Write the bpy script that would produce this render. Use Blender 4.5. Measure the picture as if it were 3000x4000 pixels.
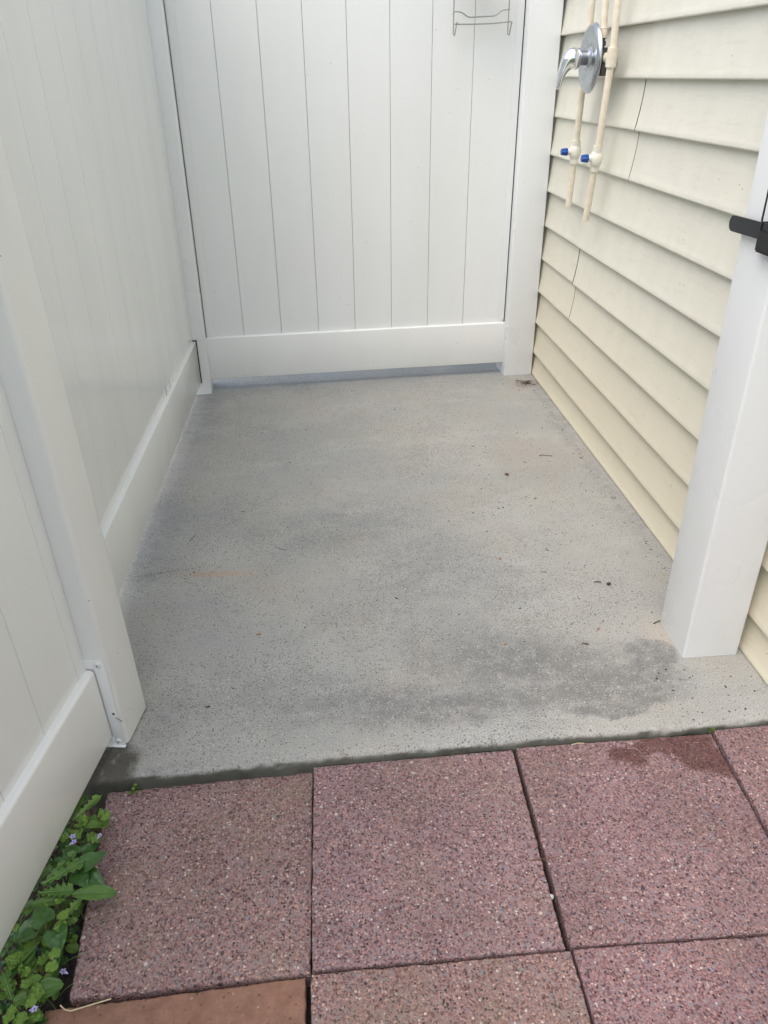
import bpy, bmesh, math, random
from mathutils import Vector, Matrix, noise
random.seed(7)
for o in list(bpy.data.objects): bpy.data.objects.remove(o)
SC = bpy.context.scene
COL = SC.collection
R = math.radians

# ---------------------------------------------------------------- camera
H = 1.165
cd = bpy.data.cameras.new("Camera"); cam = bpy.data.objects.new("Camera", cd); COL.objects.link(cam)
cd.sensor_fit = 'HORIZONTAL'; cd.sensor_width = 36.0; cd.lens = 36.065; cd.clip_start = .01; cd.clip_end = 500
F = 3005.4
def _ray(u, v): return Vector((u-1500, -(v-2000), -F))
_vz = _ray(1562.4, 7265.7); _vy = _ray(1190, 288)
_Z = -_vz.normalized(); _Y = (_vy-_Z*_vy.dot(_Z)).normalized(); _X = _Y.cross(_Z)
cam.matrix_world = Matrix.Translation((0, 0, H)) @ Matrix((_X, _Y, _Z)).to_4x4()
SC.camera = cam

# ---------------------------------------------------------------- world, sun, exposure
SUN_EL, SUN_AZ = R(62), R(-128)         # azimuth from +y, negative = towards -x
w = bpy.data.worlds.new("World"); SC.world = w; w.use_nodes = True
nt = w.node_tree; bg = nt.nodes['Background']
sky = nt.nodes.new('ShaderNodeTexSky'); sky.sky_type = 'NISHITA'; sky.sun_disc = False
sky.sun_elevation = SUN_EL; sky.sun_rotation = SUN_AZ; sky.air_density = 1.0; sky.dust_density = 3.5; sky.ozone_density = 1.0
hs = nt.nodes.new('ShaderNodeHueSaturation'); hs.inputs['Saturation'].default_value = .80
nt.links.new(sky.outputs[0], hs.inputs['Color']); nt.links.new(hs.outputs[0], bg.inputs[0])
bg.inputs[1].default_value = .15
sl = bpy.data.lights.new("Sun", 'SUN'); sun = bpy.data.objects.new("Sun", sl); COL.objects.link(sun)
sl.energy = .95; sl.angle = R(70); sl.color = (1, .975, .945)
sd = Vector((math.sin(SUN_AZ)*math.cos(SUN_EL), math.cos(SUN_AZ)*math.cos(SUN_EL), math.sin(SUN_EL)))
sun.rotation_euler = sd.to_track_quat('Z', 'Y').to_euler()
vs = SC.view_settings; vs.view_transform = 'Standard'; vs.look = 'None'; vs.gamma = 1; vs.use_curve_mapping = False
vs.exposure = .90
SC.render.engine = 'CYCLES'; SC.render.resolution_x = 768; SC.render.resolution_y = 1024
SC.cycles.max_bounces = 10; SC.cycles.diffuse_bounces = 6

# ---------------------------------------------------------------- node helpers
class N:
    def __init__(s, name):
        s.m = bpy.data.materials.new(name); s.m.use_nodes = True; s.t = s.m.node_tree
        s.b = s.t.nodes['Principled BSDF']; s._tc = None
    def n(s, typ, **kw):
        x = s.t.nodes.new('ShaderNode'+typ)
        for k, v in kw.items(): setattr(x, k, v)
        return x
    def put(s, sock, v):
        if isinstance(v, bpy.types.NodeSocket): s.t.links.new(v, sock)
        elif v is not None:
            if isinstance(v, tuple) and len(v) == 3 and len(sock.default_value) == 4: v = (*v, 1)
            sock.default_value = v
    def co(s, kind='Object'):
        if not s._tc: s._tc = s.n('TexCoord')
        return s._tc.outputs[kind]
    def mapv(s, v, scale=(1, 1, 1), loc=(0, 0, 0), rot=(0, 0, 0)):
        m = s.n('Mapping'); s.put(m.inputs[0], v); m.inputs['Location'].default_value = loc
        m.inputs['Rotation'].default_value = rot; m.inputs['Scale'].default_value = scale; return m.outputs[0]
    def noise(s, v, scale, detail=4, rough=.5, out='Fac', dist=0):
        m = s.n('TexNoise'); s.put(m.inputs['Vector'], v); m.inputs['Scale'].default_value = scale
        m.inputs['Detail'].default_value = detail; m.inputs['Roughness'].default_value = rough
        m.inputs['Distortion'].default_value = dist; return m.outputs[out]
    def voro(s, v, scale, out='Distance', feature='F1', rnd=1):
        m = s.n('TexVoronoi'); m.feature = feature; s.put(m.inputs['Vector'], v); m.inputs['Scale'].default_value = scale
        m.inputs['Randomness'].default_value = rnd; return m.outputs[out]
    def math(s, op, a, b=None, c=None, clamp=False):
        m = s.n('Math'); m.operation = op; m.use_clamp = clamp
        s.put(m.inputs[0], a); s.put(m.inputs[1], b); s.put(m.inputs[2], c); return m.outputs[0]
    def vmath(s, op, a, b=None, out=0):
        m = s.n('VectorMath'); m.operation = op; s.put(m.inputs[0], a); s.put(m.inputs[1], b); return m.outputs[out]
    def rng(s, v, a, b, c=0., d=1., smooth=True):
        m = s.n('MapRange'); m.interpolation_type = 'SMOOTHSTEP' if smooth else 'LINEAR'
        s.put(m.inputs[0], v)
        for i, q in enumerate((a, b, c, d)): m.inputs[i+1].default_value = q
        return m.outputs[0]
    def mix(s, f, a, b, blend='MIX'):
        m = s.n('Mix'); m.data_type = 'RGBA'; m.blend_type = blend
        s.put(m.inputs[0], f); s.put(m.inputs[6], a); s.put(m.inputs[7], b); return m.outputs[2]
    def ramp(s, f, stops, const=False):
        m = s.n('ValToRGB'); cr = m.color_ramp
        if const: cr.interpolation = 'CONSTANT'
        while len(cr.elements) < len(stops): cr.elements.new(.5)
        for e, (p, c) in zip(cr.elements, stops): e.position = p; e.color = (*c, 1)
        s.put(m.inputs[0], f); return m.outputs[0]
    def sep(s, v):
        m = s.n('SeparateXYZ'); s.put(m.inputs[0], v); return m.outputs
    def sepc(s, v):
        m = s.n('SeparateColor'); s.put(m.inputs[0], v); return m.outputs
    def bump(s, h, strength=.5, dist=.001, normal=None):
        m = s.n('Bump'); m.inputs['Strength'].default_value = strength; m.inputs['Distance'].default_value = dist
        s.put(m.inputs['Height'], h)
        if normal is not None: s.put(m.inputs['Normal'], normal)
        return m.outputs[0]
    def out(s, color=None, rough=None, metal=None, normal=None, **kw):
        s.put(s.b.inputs['Base Color'], color); s.put(s.b.inputs['Roughness'], rough)
        s.put(s.b.inputs['Metallic'], metal)
        if normal is not None: s.put(s.b.inputs['Normal'], normal)
        for k, v in kw.items(): s.put(s.b.inputs[k], v)
        return s.m
    def blob(s, v, cx, cy, rx, ry, rot=0., soft=.45):
        """soft elliptical patch, 1 inside"""
        a = s.mapv(v, loc=(-cx, -cy, 0))
        a = s.mapv(a, rot=(0, 0, -rot)); a = s.mapv(a, scale=(1/rx, 1/ry, 0))
        return s.rng(s.vmath('LENGTH', a, out=1), 1-soft, 1+soft, 1., 0.)

# ---------------------------------------------------------------- materials
def vinyl(name, col, rough=.22, wav=.35, dirty=0., seed=0):
    m = N(name); c = m.co()
    n1 = m.noise(m.mapv(c, (1, 1, .25), (seed, 0, 0)), 5, 3); n2 = m.noise(c, 90, 3)
    k = m.mix(m.rng(n1, .3, .7), tuple(x*.965 for x in col), col)
    # fine grime flecks
    sp = m.voro(c, 34, 'Distance'); spc = m.sepc(m.voro(c, 34, 'Color'))
    fl = m.math('MULTIPLY', m.math('LESS_THAN', sp, .05), m.math('GREATER_THAN', spc[0], .93))
    k = m.mix(m.math('MULTIPLY', fl, .75), k, (.12, .11, .09))
    z = m.sep(c)[2]
    low = m.math('MULTIPLY', m.rng(z, 0., .20, 1., 0.), m.rng(m.noise(m.mapv(c, (1, 1, .5)), 9, 5, .6), .42, .8))
    k = m.mix(m.math('MULTIPLY', low, .16+dirty), k, (.50, .45, .33))
    h = m.noise(m.mapv(c, (1, 1, .12), (seed, 3, 1)), 7, 1)
    nb = m.bump(h, wav, .004)
    nb = m.bump(n2, .10, .0004, nb)
    return m.out(k, m.rng(m.noise(c, 3, 4), .3, .7, rough*.85, rough*1.2), 0., nb, **{'Specular IOR Level': .5})
M = {}
M['vinyl'] = vinyl('white_vinyl', (.80, .815, .80), .20, .30)
M['vinyl_board'] = vinyl('white_vinyl_board', (.80, .82, .81), .13, .40, seed=4)
M['vinyl_post'] = vinyl('white_vinyl_post', (.80, .82, .82), .30, .15, seed=9)
M['bracket'] = vinyl('white_powder_coat', (.80, .82, .81), .35, .05, .25)

def plain(name, col, rough=.5, metal=0., **kw):
    m = N(name); c = m.co(); n = m.noise(c, 60, 3)
    k = m.mix(m.rng(n, .3, .7), tuple(x*.88 for x in col), col)
    return m.out(k, rough, metal, m.bump(n, .15, .0004), **kw)
M['gap'] = plain('dark_gap', (.03, .032, .03), .9)
M['screw'] = plain('screw_head', (.72, .74, .72), .35, .0)
M['hole'] = plain('screw_socket', (.02, .02, .02), .6)

def siding_mat():
    m = N('cream_vinyl_siding'); c = m.co()
    # embossed grain: thin wandering lines along the boards
    w0 = m.noise(m.mapv(c, (1, 1.6, 1)), 9, 2, .5)
    v = m.mapv(c, (.3, 2.6, 30)); v = m.vmath('ADD', v, m.mapv(m.noise(m.mapv(c, (1, 5, 5)), 4, 3, out='Color'), (0, .5, .7)))
    n = m.noise(v, 1.1, 2.5, .5)
    fr = m.math('FRACT', m.math('MULTIPLY', n, 6.))
    line = m.rng(m.math('ABSOLUTE', m.math('SUBTRACT', fr, .5)), .0, .14, 1., 0.)
    brk = m.rng(m.noise(m.mapv(c, (1, 9, 40), (2, 1, 0)), 1.0, 3), .34, .56)
    line = m.math('MULTIPLY', line, brk)
    base = m.mix(m.rng(w0, .3, .7), (.655, .643, .553), (.685, .673, .583))
    z = m.sep(c)[2]
    base = m.mix(m.math('MULTIPLY', m.rng(z, .1, .75, 1., 0.), .8), base, (.68, .625, .485))
    base = m.mix(m.math('MULTIPLY', line, .12), base, (.42, .40, .31))
    sp = m.voro(c, 26, 'Distance'); spc = m.sepc(m.voro(c, 26, 'Color'))
    fl = m.math('MULTIPLY', m.math('LESS_THAN', sp, .05), m.math('GREATER_THAN', spc[0], .86))
    base = m.mix(m.math('MULTIPLY', fl, .7), base, (.10, .08, .06))
    st = m.math('MULTIPLY', m.rng(m.noise(m.mapv(c, (1, 3, 9)), 3, 5, .65), .55, .8), .10)
    base = m.mix(st, base, (.55, .48, .33))
    h = m.math('ADD', m.math('MULTIPLY', line, -.6), m.math('MULTIPLY', m.noise(m.mapv(c, (1, 6, 60)), 6, 3), .35))
    return m.out(base, .42, 0., m.bump(h, .35, .0006), **{'Specular IOR Level': .4})
M['siding'] = siding_mat()

def slab_mat():
    m = N('weathered_concrete'); c = m.co()
    wob = m.vmath('SUBTRACT', m.noise(c, 7, 5, .6, out='Color'), (.5, .5, .5))
    wob = m.mapv(wob, (.16, .16, 0)); v = m.vmath('ADD', c, wob)
    n1 = m.noise(c, 2.2, 5, .6); n2 = m.noise(c, 14, 5, .65); n3 = m.noise(c, 300, 3, .7)
    col = m.mix(m.rng(n1, .35, .65), (.300, .308, .296), (.375, .364, .328))
    col = m.mix(m.math('MULTIPLY', m.rng(n2, .4, .72), .35), col, (.25, .262, .265))
    tan = m.math('MULTIPLY', m.rng(m.noise(m.mapv(c, (1, 1, 1), (5, 2, 0)), 4.5, 4), .5, .72), .42)
    col = m.mix(tan, col, (.345, .305, .245))
    # worn / damp patches and stains, each where the slab has it
    def st(col, f, amt, tone): return m.mix(m.math('MULTIPLY', f, amt), col, tone)
    blobs = [(.60, 1.225, .17, .060, -.05, .40), (.24, 1.205, .34, .050, -.03, .7), (.72, 1.30, .060, .075, .0, .13), (.42, 1.315, .24, .090, -.1, .75), (.60, 1.16, .14, .020, .05, .3)]
    dark = None
    for b in blobs:
        f = m.blob(v, *b[:4], rot=b[4], soft=b[5]); dark = f if dark is None else m.math('MAXIMUM', dark, f)
    mid = None
    for b in [(.25, 1.74, .18, .13, .3, .6), (.36, 1.52, .30, .16, .1, .6), (.05, 1.95, .30, .12, .2, .6), (-.15, 1.25, .30, .10, 0, .6)]:
        f = m.blob(v, *b[:4], rot=b[4], soft=b[5]); mid = f if mid is None else m.math('MAXIMUM', mid, f)
    worn = m.math('MAXIMUM', m.math('MAXIMUM', dark, mid), m.rng(m.noise(m.mapv(c, (1, 1, 1), (1, 7, 0)), 2.6, 4), .48, .66))
    col = st(col, m.math('MULTIPLY', dark, m.rng(m.noise(c, 26, 6, .75), .24, .60)), .86, (.080, .083, .088))
    col = st(col, m.math('MULTIPLY', mid, m.rng(m.noise(c, 12, 6, .7), .35, .65)), .45, (.16, .172, .178))
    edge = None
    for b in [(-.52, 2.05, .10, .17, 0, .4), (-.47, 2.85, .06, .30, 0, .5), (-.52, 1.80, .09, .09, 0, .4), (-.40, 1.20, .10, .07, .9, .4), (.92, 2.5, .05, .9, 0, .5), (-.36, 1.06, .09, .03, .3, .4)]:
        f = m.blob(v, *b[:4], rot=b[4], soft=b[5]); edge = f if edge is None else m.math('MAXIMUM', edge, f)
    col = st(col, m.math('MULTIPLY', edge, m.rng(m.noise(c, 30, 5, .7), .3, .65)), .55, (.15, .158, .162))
    brown = m.math('MAXIMUM', m.blob(v, .74, 2.36, .16, .18, .5, .6), m.blob(v, .86, 3.08, .075, .045, .2, .3))
    col = st(col, brown, .30, (.30, .24, .19))
    col = st(col, m.blob(v, .90, 3.07, .07, .035, .2, .25), .7, (.17, .13, .10))
    col = st(col, m.blob(v, .80, 1.36, .05, .06, .4, .4), .4, (.48, .38, .27))
    pale = m.math('MULTIPLY', m.rng(m.noise(m.mapv(c, (1, 1.8, 1), (3, 9, 0)), 3.2, 6, .65), .50, .70), m.rng(dark, 0., .5, 1., 0.))
    col = st(col, pale, .42, (.44, .445, .425))
    # rust streak with hairline crack
    yc = m.vmath('ADD', c, m.mapv(m.vmath('SUBTRACT', m.noise(c, 12, 3, out='Color'), (.5, .5, .5)), (0, .035, 0)))
    rust = m.blob(yc, -.315, 1.749, .095, .012, -.03, .6)
    col = st(col, m.math('MULTIPLY', rust, m.rng(m.noise(c, 25, 4), .12, .38)), .62, (.46, .28, .16))
    crack = m.blob(yc, -.47, 1.766, .085, .0035, .12, .4)
    col = st(col, crack, .65, (.13, .125, .115))
    # drifts of pale tooled cement parallel to the front edge
    dr = m.math('MULTIPLY', m.rng(m.noise(m.mapv(c, (2.2, 22, 1)), 1.6, 5, .6), .5, .72), m.rng(m.sep(c)[1], 1.10, 1.35, 1., 0.))
    col = st(col, dr, .45, (.46, .465, .44))
    # exposed dark and pale sand grains and pinholes
    vr = m.voro(c, 185, 'Distance'); vc = m.sepc(m.voro(c, 185, 'Color'))
    dens = m.rng(worn, 0., 1., .20, .60, False); patch = m.rng(m.noise(c, 5, 3), .3, .7, .35, 1.35)
    right = m.rng(m.sep(c)[0], .45, .85, 1., .30)
    dens = m.math('MULTIPLY', m.math('MULTIPLY', dens, patch), m.math('MAXIMUM', right, dark))
    g = m.math('MULTIPLY', m.math('LESS_THAN', vc[0], dens), m.rng(vr, .28, .46, 1., 0.))
    col = m.mix(m.math('MULTIPLY', g, .88), col, m.ramp(vc[1], [(0, (.025, .027, .028)), (.6, (.085, .083, .078)), (.85, (.16, .12, .085))]))
    w_ = m.math('MULTIPLY', m.math('GREATER_THAN', vc[2], m.math('SUBTRACT', 1., m.math('MULTIPLY', dens, .14))), m.rng(vr, .25, .45, 1., 0.))
    col = m.mix(m.math('MULTIPLY', w_, .7), col, (.52, .52, .49))
    fr_ = m.voro(c, 330, 'Distance'); fc = m.sepc(m.voro(c, 330, 'Color'))
    gf = m.math('MULTIPLY', m.math('LESS_THAN', fc[0], m.math('MULTIPLY', dens, .75)), m.rng(fr_, .3, .5, 1., 0.))
    col = m.mix(m.math('MULTIPLY', gf, .75), col, (.085, .085, .08))
    v2 = m.voro(c, 95, 'Distance'); v2c = m.sepc(m.voro(c, 95, 'Color'))
    g2 = m.math('MULTIPLY', m.math('LESS_THAN', v2c[0], .035), m.rng(v2, .14, .26, 1., 0.))
    col = m.mix(m.math('MULTIPLY', g2, .85), col, (.06, .06, .055))
    col = m.mix(.36, col, m.ramp(n3, [(.32, (.07, .07, .07)), (.68, (.56, .555, .52))]))
    col = st(col, m.math('MULTIPLY', m.blob(v, -.55, 1.085, .158, .105, .0, .12), m.rng(m.noise(c, 60, 4), .1, .45)), .88, (.055, .050, .040))  # gate's shadow and the dirt beneath it, painted into the slab colour
    # vertical edge face is darker than the level top
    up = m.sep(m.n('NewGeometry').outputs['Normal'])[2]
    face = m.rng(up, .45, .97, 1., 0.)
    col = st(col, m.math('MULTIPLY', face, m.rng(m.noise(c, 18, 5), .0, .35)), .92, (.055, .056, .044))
    h = m.math('ADD', m.math('MULTIPLY', g, -.8), m.math('ADD', m.math('MULTIPLY', n3, .5), m.math('MULTIPLY', n2, .5)))
    h = m.math('ADD', h, m.math('MULTIPLY', g2, -1.))
    return m.out(col, m.rng(dark, 0, 1, .82, .60), 0., m.bump(h, .55, .0012), **{'Specular IOR Level': .35})
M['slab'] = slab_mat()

def paver_mat(name, seed, tint=(1, 1, 1), wet=None, olive=.25):
    m = N(name); c = m.mapv(m.co(), loc=(seed*3.7, seed*1.3, 0)); c0 = m.co()
    cw = m.vmath('ADD', c, m.mapv(m.noise(c, 120, 2, out='Color'), (.004, .004, .004)))
    pal = [(0., (.06, .038, .042)), (.11, (.16, .095, .10)), (.27, (.28, .165, .165)), (.46, (.40, .25, .24)),
           (.61, (.33, .25, .26)), (.70, (.50, .35, .31)), (.80, (.27, .27, .30)), (.87, (.56, .44, .39)), (.96, (.70, .63, .57))]
    a = m.voro(cw, 205, 'Distance'); ac = m.sepc(m.voro(cw, 205, 'Color'))
    b = m.voro(cw, 330, 'Distance'); bc = m.sepc(m.voro(cw, 330, 'Color'))
    ca = m.ramp(ac[0], pal, True); cb = m.ramp(bc[1], pal[:7], True)
    base = m.mix(.35, cb, (.27, .165, .165))
    g = m.math('MULTIPLY', m.rng(a, .30, .52, 1., 0.), m.math('GREATER_THAN', ac[1], .30))
    k = m.mix(g, base, ca)
    # larger stones
    cq = m.vmath('ADD', m.mapv(cw, loc=(9, 4, 0)), m.mapv(m.noise(c, 300, 2, out='Color'), (.003, .003, 0)))
    e = m.voro(cq, 112, 'Distance'); ec = m.sepc(m.voro(cq, 112, 'Color'))
    ge = m.math('MULTIPLY', m.rng(e, .34, .46, 1., 0.), m.math('LESS_THAN', ec[0], .035))
    k = m.mix(ge, k, m.ramp(ec[1], [(0, (.10, .07, .08)), (.35, (.28, .28, .32)), (.6, (.60, .54, .48)), (.8, (.48, .32, .27))], True))
    big = m.noise(c, 6, 5, .6)
    k = m.mix(m.math('MULTIPLY', m.rng(big, .45, .75), olive), k, (.26, .215, .14))
    k = m.mix(1., k, m.mix(m.rng(m.noise(c, 4, 5, .6), .3, .7), tuple(t*q for t, q in zip(tint, (.68, .67, .66))), tuple(t*q for t, q in zip(tint, (.85, .84, .83)))), 'MULTIPLY')
    rg = .78
    if wet:
        wv = m.vmath('ADD', c0, m.mapv(m.vmath('SUBTRACT', m.noise(c0, 22, 4, .65, out='Color'), (.5, .5, .5)), (.06, .06, 0)))
        f = None
        for q in wet:
            t = m.blob(wv, *q); f = t if f is None else m.math('MAXIMUM', f, t)
        k = m.mix(m.math('MULTIPLY', f, .85), k, m.mix(1., k, (.44, .29, .25), 'MULTIPLY'))
        rg = m.rng(f, 0, 1, .78, .5)
    h = m.math('ADD', m.math('MULTIPLY', m.rng(a, 0, .6, 1., 0.), g), m.math('MULTIPLY', m.rng(b, 0, .6, 1., 0.), .4))
    h = m.math('ADD', h, m.math('MULTIPLY', ge, .8))
    return m.out(k, rg, 0., m.bump(h, .8, .0016), **{'Specular IOR Level': .4})

def brick_mat():
    m = N('smooth_terracotta_concrete'); c = m.co()
    n = m.noise(c, 40, 5, .6); n2 = m.noise(c, 6, 4); n3 = m.noise(c, 320, 2)
    k = m.mix(m.rng(n, .3, .7), (.20, .100, .068), (.275, .148, .105))
    k = m.mix(m.math('MULTIPLY', m.rng(n2, .45, .7), .3), k, (.19, .135, .095))
    v = m.voro(c, 130, 'Distance'); vc = m.sepc(m.voro(c, 130, 'Color'))
    g = m.math('MULTIPLY', m.math('LESS_THAN', vc[0], .22), m.rng(v, .15, .4, 1., 0.))
    k = m.mix(m.math('MULTIPLY', m.rng(n3, .45, .65), .35), k, (.12, .07, .05))
    k = m.mix(m.math('MULTIPLY', g, .6), k, m.ramp(vc[1], [(0, (.08, .045, .035)), (.45, (.16, .09, .06)), (.8, (.40, .30, .23))], True))
    return m.out(k, .85, 0., m.bump(m.math('ADD', n3, g), .6, .001))

def soil_mat():
    m = N('damp_soil'); c = m.co(); n = m.noise(c, 25, 6, .7); v = m.voro(c, 90)
    k = m.mix(m.rng(n, .3, .7), (.018, .013, .010), (.062, .044, .032))
    return m.out(k, .9, 0., m.bump(m.math('ADD', n, v), 1., .01))
def lawn_mat():
    m = N('lawn_green'); c = m.co(); n = m.noise(c, 8, 6, .7)
    return m.out(m.mix(m.rng(n, .3, .7), (.035, .07, .018), (.07, .12, .035)), .9, 0., m.bump(n, 1., .02))

def metal(name, col, rough, spots=.0):
    m = N(name); c = m.co(); n = m.noise(c, 30, 5, .7)
    k = m.mix(m.math('MULTIPLY', m.rng(n, .5, .75), spots), col, tuple(x*.55 for x in col))
    return m.out(k, m.rng(n, .3, .75, rough, rough+.2*spots), 1., m.bump(n, .05, .0005))
M['chrome'] = metal('bright_chrome', (.80, .82, .85), .045, .1)
M['plate'] = metal('dulled_chrome', (.52, .545, .58), .24, .25)
M['hub'] = metal('grey_hub', (.30, .31, .33), .32, .3)
M['steel'] = metal('dull_steel_wire', (.42, .41, .39), .35, .5)
M['gunmetal'] = metal('dark_valve_metal', (.12, .12, .125), .4, .5)
M['cpvc'] = plain('cream_plastic_pipe', (.80, .725, .58), .38)
M['valve_white'] = plain('offwhite_plastic', (.82, .79, .68), .35)
M['blue'] = plain('blue_plastic', (.008, .075, .33), .35)
M['black'] = plain('black_powder_coat', (.012, .014, .018), .32)
M['rustblack'] = plain('rusty_black_steel', (.010, .009, .010), .45)

def leaf_mat(name, c1, c2, rough=.42):
    m = N(name); c = m.co(); n = m.noise(c, 45, 4)
    k = m.mix(m.rng(n, .3, .7), c1, c2)
    k = m.mix(m.math('MULTIPLY', m.rng(m.noise(c, 260, 2), .45, .7), .25), k, tuple(x*.6 for x in c1))
    return m.out(k, rough, 0., m.bump(n, .35, .002), **{'Subsurface Weight': 0., 'Transmission Weight': 0., 'Sheen Weight': .1})
M['leaf_dark'] = leaf_mat('violet_leaf', (.026, .085, .012), (.045, .125, .018), .36)
M['leaf_mid'] = leaf_mat('dandelion_leaf', (.048, .125, .014), (.085, .180, .024), .5)
M['leaf_light'] = leaf_mat('ground_ivy_leaf', (.075, .165, .015), (.135, .24, .026), .55)
M['vein'] = plain('pale_midrib', (.16, .26, .09), .5)
M['stem'] = plain('reddish_stem', (.14, .10, .05), .6)
M['petal'] = plain('lilac_petal', (.46, .42, .72), .6)
M['petal_dark'] = plain('purple_throat', (.16, .08, .34), .6)
M['straw'] = plain('dry_straw', (.62, .52, .32), .7)
M['brownleaf'] = plain('dead_brown_leaf', (.14, .065, .035), .7)
M['orangeleaf'] = plain('dry_orange_leaf', (.36, .17, .07), .7)
M['twig'] = plain('twig_bark', (.085, .06, .045), .8)
M['bug'] = plain('dark_husk', (.03, .028, .025), .6)
M['tan_leaf'] = plain('tan_leaf', (.42, .27, .13), .7)
M['pebble'] = plain('pale_pebble', (.52, .55, .54), .6)
M['crumb'] = plain('dark_crumb', (.045, .035, .028), .8)

# ---------------------------------------------------------------- object helpers
def tag(o, label=None, cat=None, group=None, kind=None):
    if label: o['label'] = label
    if cat: o['category'] = cat
    if group: o['group'] = group
    if kind: o['kind'] = kind
    return o
def link(name, me, mat=None, parent=None):
    o = bpy.data.objects.new(name, me); COL.objects.link(o)
    if mat:
        for q in (mat if isinstance(mat, list) else [mat]): me.materials.append(q)
    if parent is not None: o.parent = parent
    return o
def fin(name, bm, mat=None, parent=None, smooth=False, ang=None):
    bmesh.ops.recalc_face_normals(bm, faces=bm.faces[:])
    me = bpy.data.meshes.new(name); bm.to_mesh(me); bm.free()
    if smooth or ang:
        for p in me.polygons: p.use_smooth = True
        if ang: me.set_sharp_from_angle(angle=R(ang))
    return link(name, me, mat, parent)
def empty(name, loc=(0, 0, 0), rot=None, **kw):
    o = bpy.data.objects.new(name, None); COL.objects.link(o)
    if rot is not None: o.matrix_world = Matrix.Translation(loc) @ rot.to_4x4()
    else: o.location = loc
    o.empty_display_size = .1
    tag(o, **kw); return o
def rbox(bm, x0, x1, y0, y1, z0, z1, r=.004, seg=3):
    n0 = len(bm.verts)
    v = [bm.verts.new(p) for p in [(x0, y0, z0), (x1, y0, z0), (x1, y1, z0), (x0, y1, z0), (x0, y0, z1), (x1, y0, z1), (x1, y1, z1), (x0, y1, z1)]]
    fs = [bm.faces.new([v[i] for i in q]) for q in [(3, 2, 1, 0), (4, 5, 6, 7), (0, 1, 5, 4), (1, 2, 6, 5), (2, 3, 7, 6), (3, 0, 4, 7)]]
    if r > 0:
        es = list({e for f in fs for e in f.edges})
        bmesh.ops.bevel(bm, geom=es, offset=r, segments=seg, profile=.5, affect='EDGES')
    return bm
def BX(*a, **k): return rbox(bmesh.new(), *a, **k)
def tube(bm, pts, r, seg=12, caps=True, radii=None):
    pts = [Vector(p) for p in pts]; rings = []
    up = Vector((0, 0, 1)); t0 = (pts[1]-pts[0]).normalized()
    if abs(t0.dot(up)) > .9: up = Vector((1, 0, 0))
    nrm = (up - t0*up.dot(t0)).normalized()
    for i, p in enumerate(pts):
        t = ((pts[min(i+1, len(pts)-1)]-pts[max(i-1, 0)])).normalized()
        nrm = (nrm - t*nrm.dot(t)).normalized(); b = t.cross(nrm)
        rr = radii[i] if radii else r
        rings.append([bm.verts.new(p+(nrm*math.cos(2*math.pi*k/seg)+b*math.sin(2*math.pi*k/seg))*rr) for k in range(seg)])
    for a, b in zip(rings, rings[1:]):
        for k in range(seg): bm.faces.new((a[k], a[(k+1) % seg], b[(k+1) % seg], b[k]))
    if caps: bm.faces.new(rings[0][::-1]); bm.faces.new(rings[-1])
    return bm
def lathe(bm, prof, origin, axis, seg=32):
    """prof: list of (s along axis, radius)"""
    ax = Vector(axis).normalized(); o = Vector(origin)
    u = ax.orthogonal().normalized(); v = ax.cross(u); rings = []
    for s, r in prof:
        if r < 1e-6: rings.append([bm.verts.new(o+ax*s)])
        else: rings.append([bm.verts.new(o+ax*s+(u*math.cos(2*math.pi*k/seg)+v*math.sin(2*math.pi*k/seg))*r) for k in range(seg)])
    for a, b in zip(rings, rings[1:]):
        if len(a) == 1 and len(b) == 1: continue
        for k in range(seg):
            if len(a) == 1: bm.faces.new((a[0], b[(k+1) % seg], b[k]))
            elif len(b) == 1: bm.faces.new((a[k], a[(k+1) % seg], b[0]))
            else: bm.faces.new((a[k], a[(k+1) % seg], b[(k+1) % seg], b[k]))
    return bm
def panel(seams, x0, x1, thick, z0, z1, gap=.0022, depth=.006, ch=.0012, wav=0.0, axis='x', front=0., sgn=1):
    """tongue and groove boards: profile along s extruded in z; front face at 'front', body goes to front+sgn*thick"""
    bm = bmesh.new(); pr = [(x0, 0.)]
    for s in seams: pr += [(s-gap/2-ch, 0.), (s-gap/2, ch), (s-gap/2, depth), (s+gap/2, depth), (s+gap/2, ch), (s+gap/2+ch, 0.)]
    pr.append((x1, 0.))
    def P(s, d, z):
        q = front+sgn*d
        return (s, q, z) if axis == 'x' else (q, s, z)
    lo = [bm.verts.new(P(s, d, z0)) for s, d in pr]; hi = [bm.verts.new(P(s, d, z1)) for s, d in pr]
    for i in range(len(pr)-1): bm.faces.new((lo[i], lo[i+1], hi[i+1], hi[i]))
    b = [bm.verts.new(P(s, thick, z)) for s, z in ((x0, z0), (x1, z0), (x1, z1), (x0, z1))]
    bm.faces.new(b); bm.faces.new([lo[0], hi[0], b[3], b[0]]); bm.faces.new([lo[-1], b[1], b[2], hi[-1]])
    bm.faces.new(hi+[b[2], b[3]]); bm.faces.new(lo+[b[1], b[0]])
    return bm

# ================================================================ SETTING
def sheet(name, x0, x1, y0, y1, z, mat, label=None):
    bm = bmesh.new(); bm.faces.new([bm.verts.new(p) for p in ((x0, y0, z), (x1, y0, z), (x1, y1, z), (x0, y1, z))])
    return tag(fin(name, bm, mat), label, kind='structure')
sheet('ground', -60, 60, -60, 60, -.16, lawn_mat())
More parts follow.
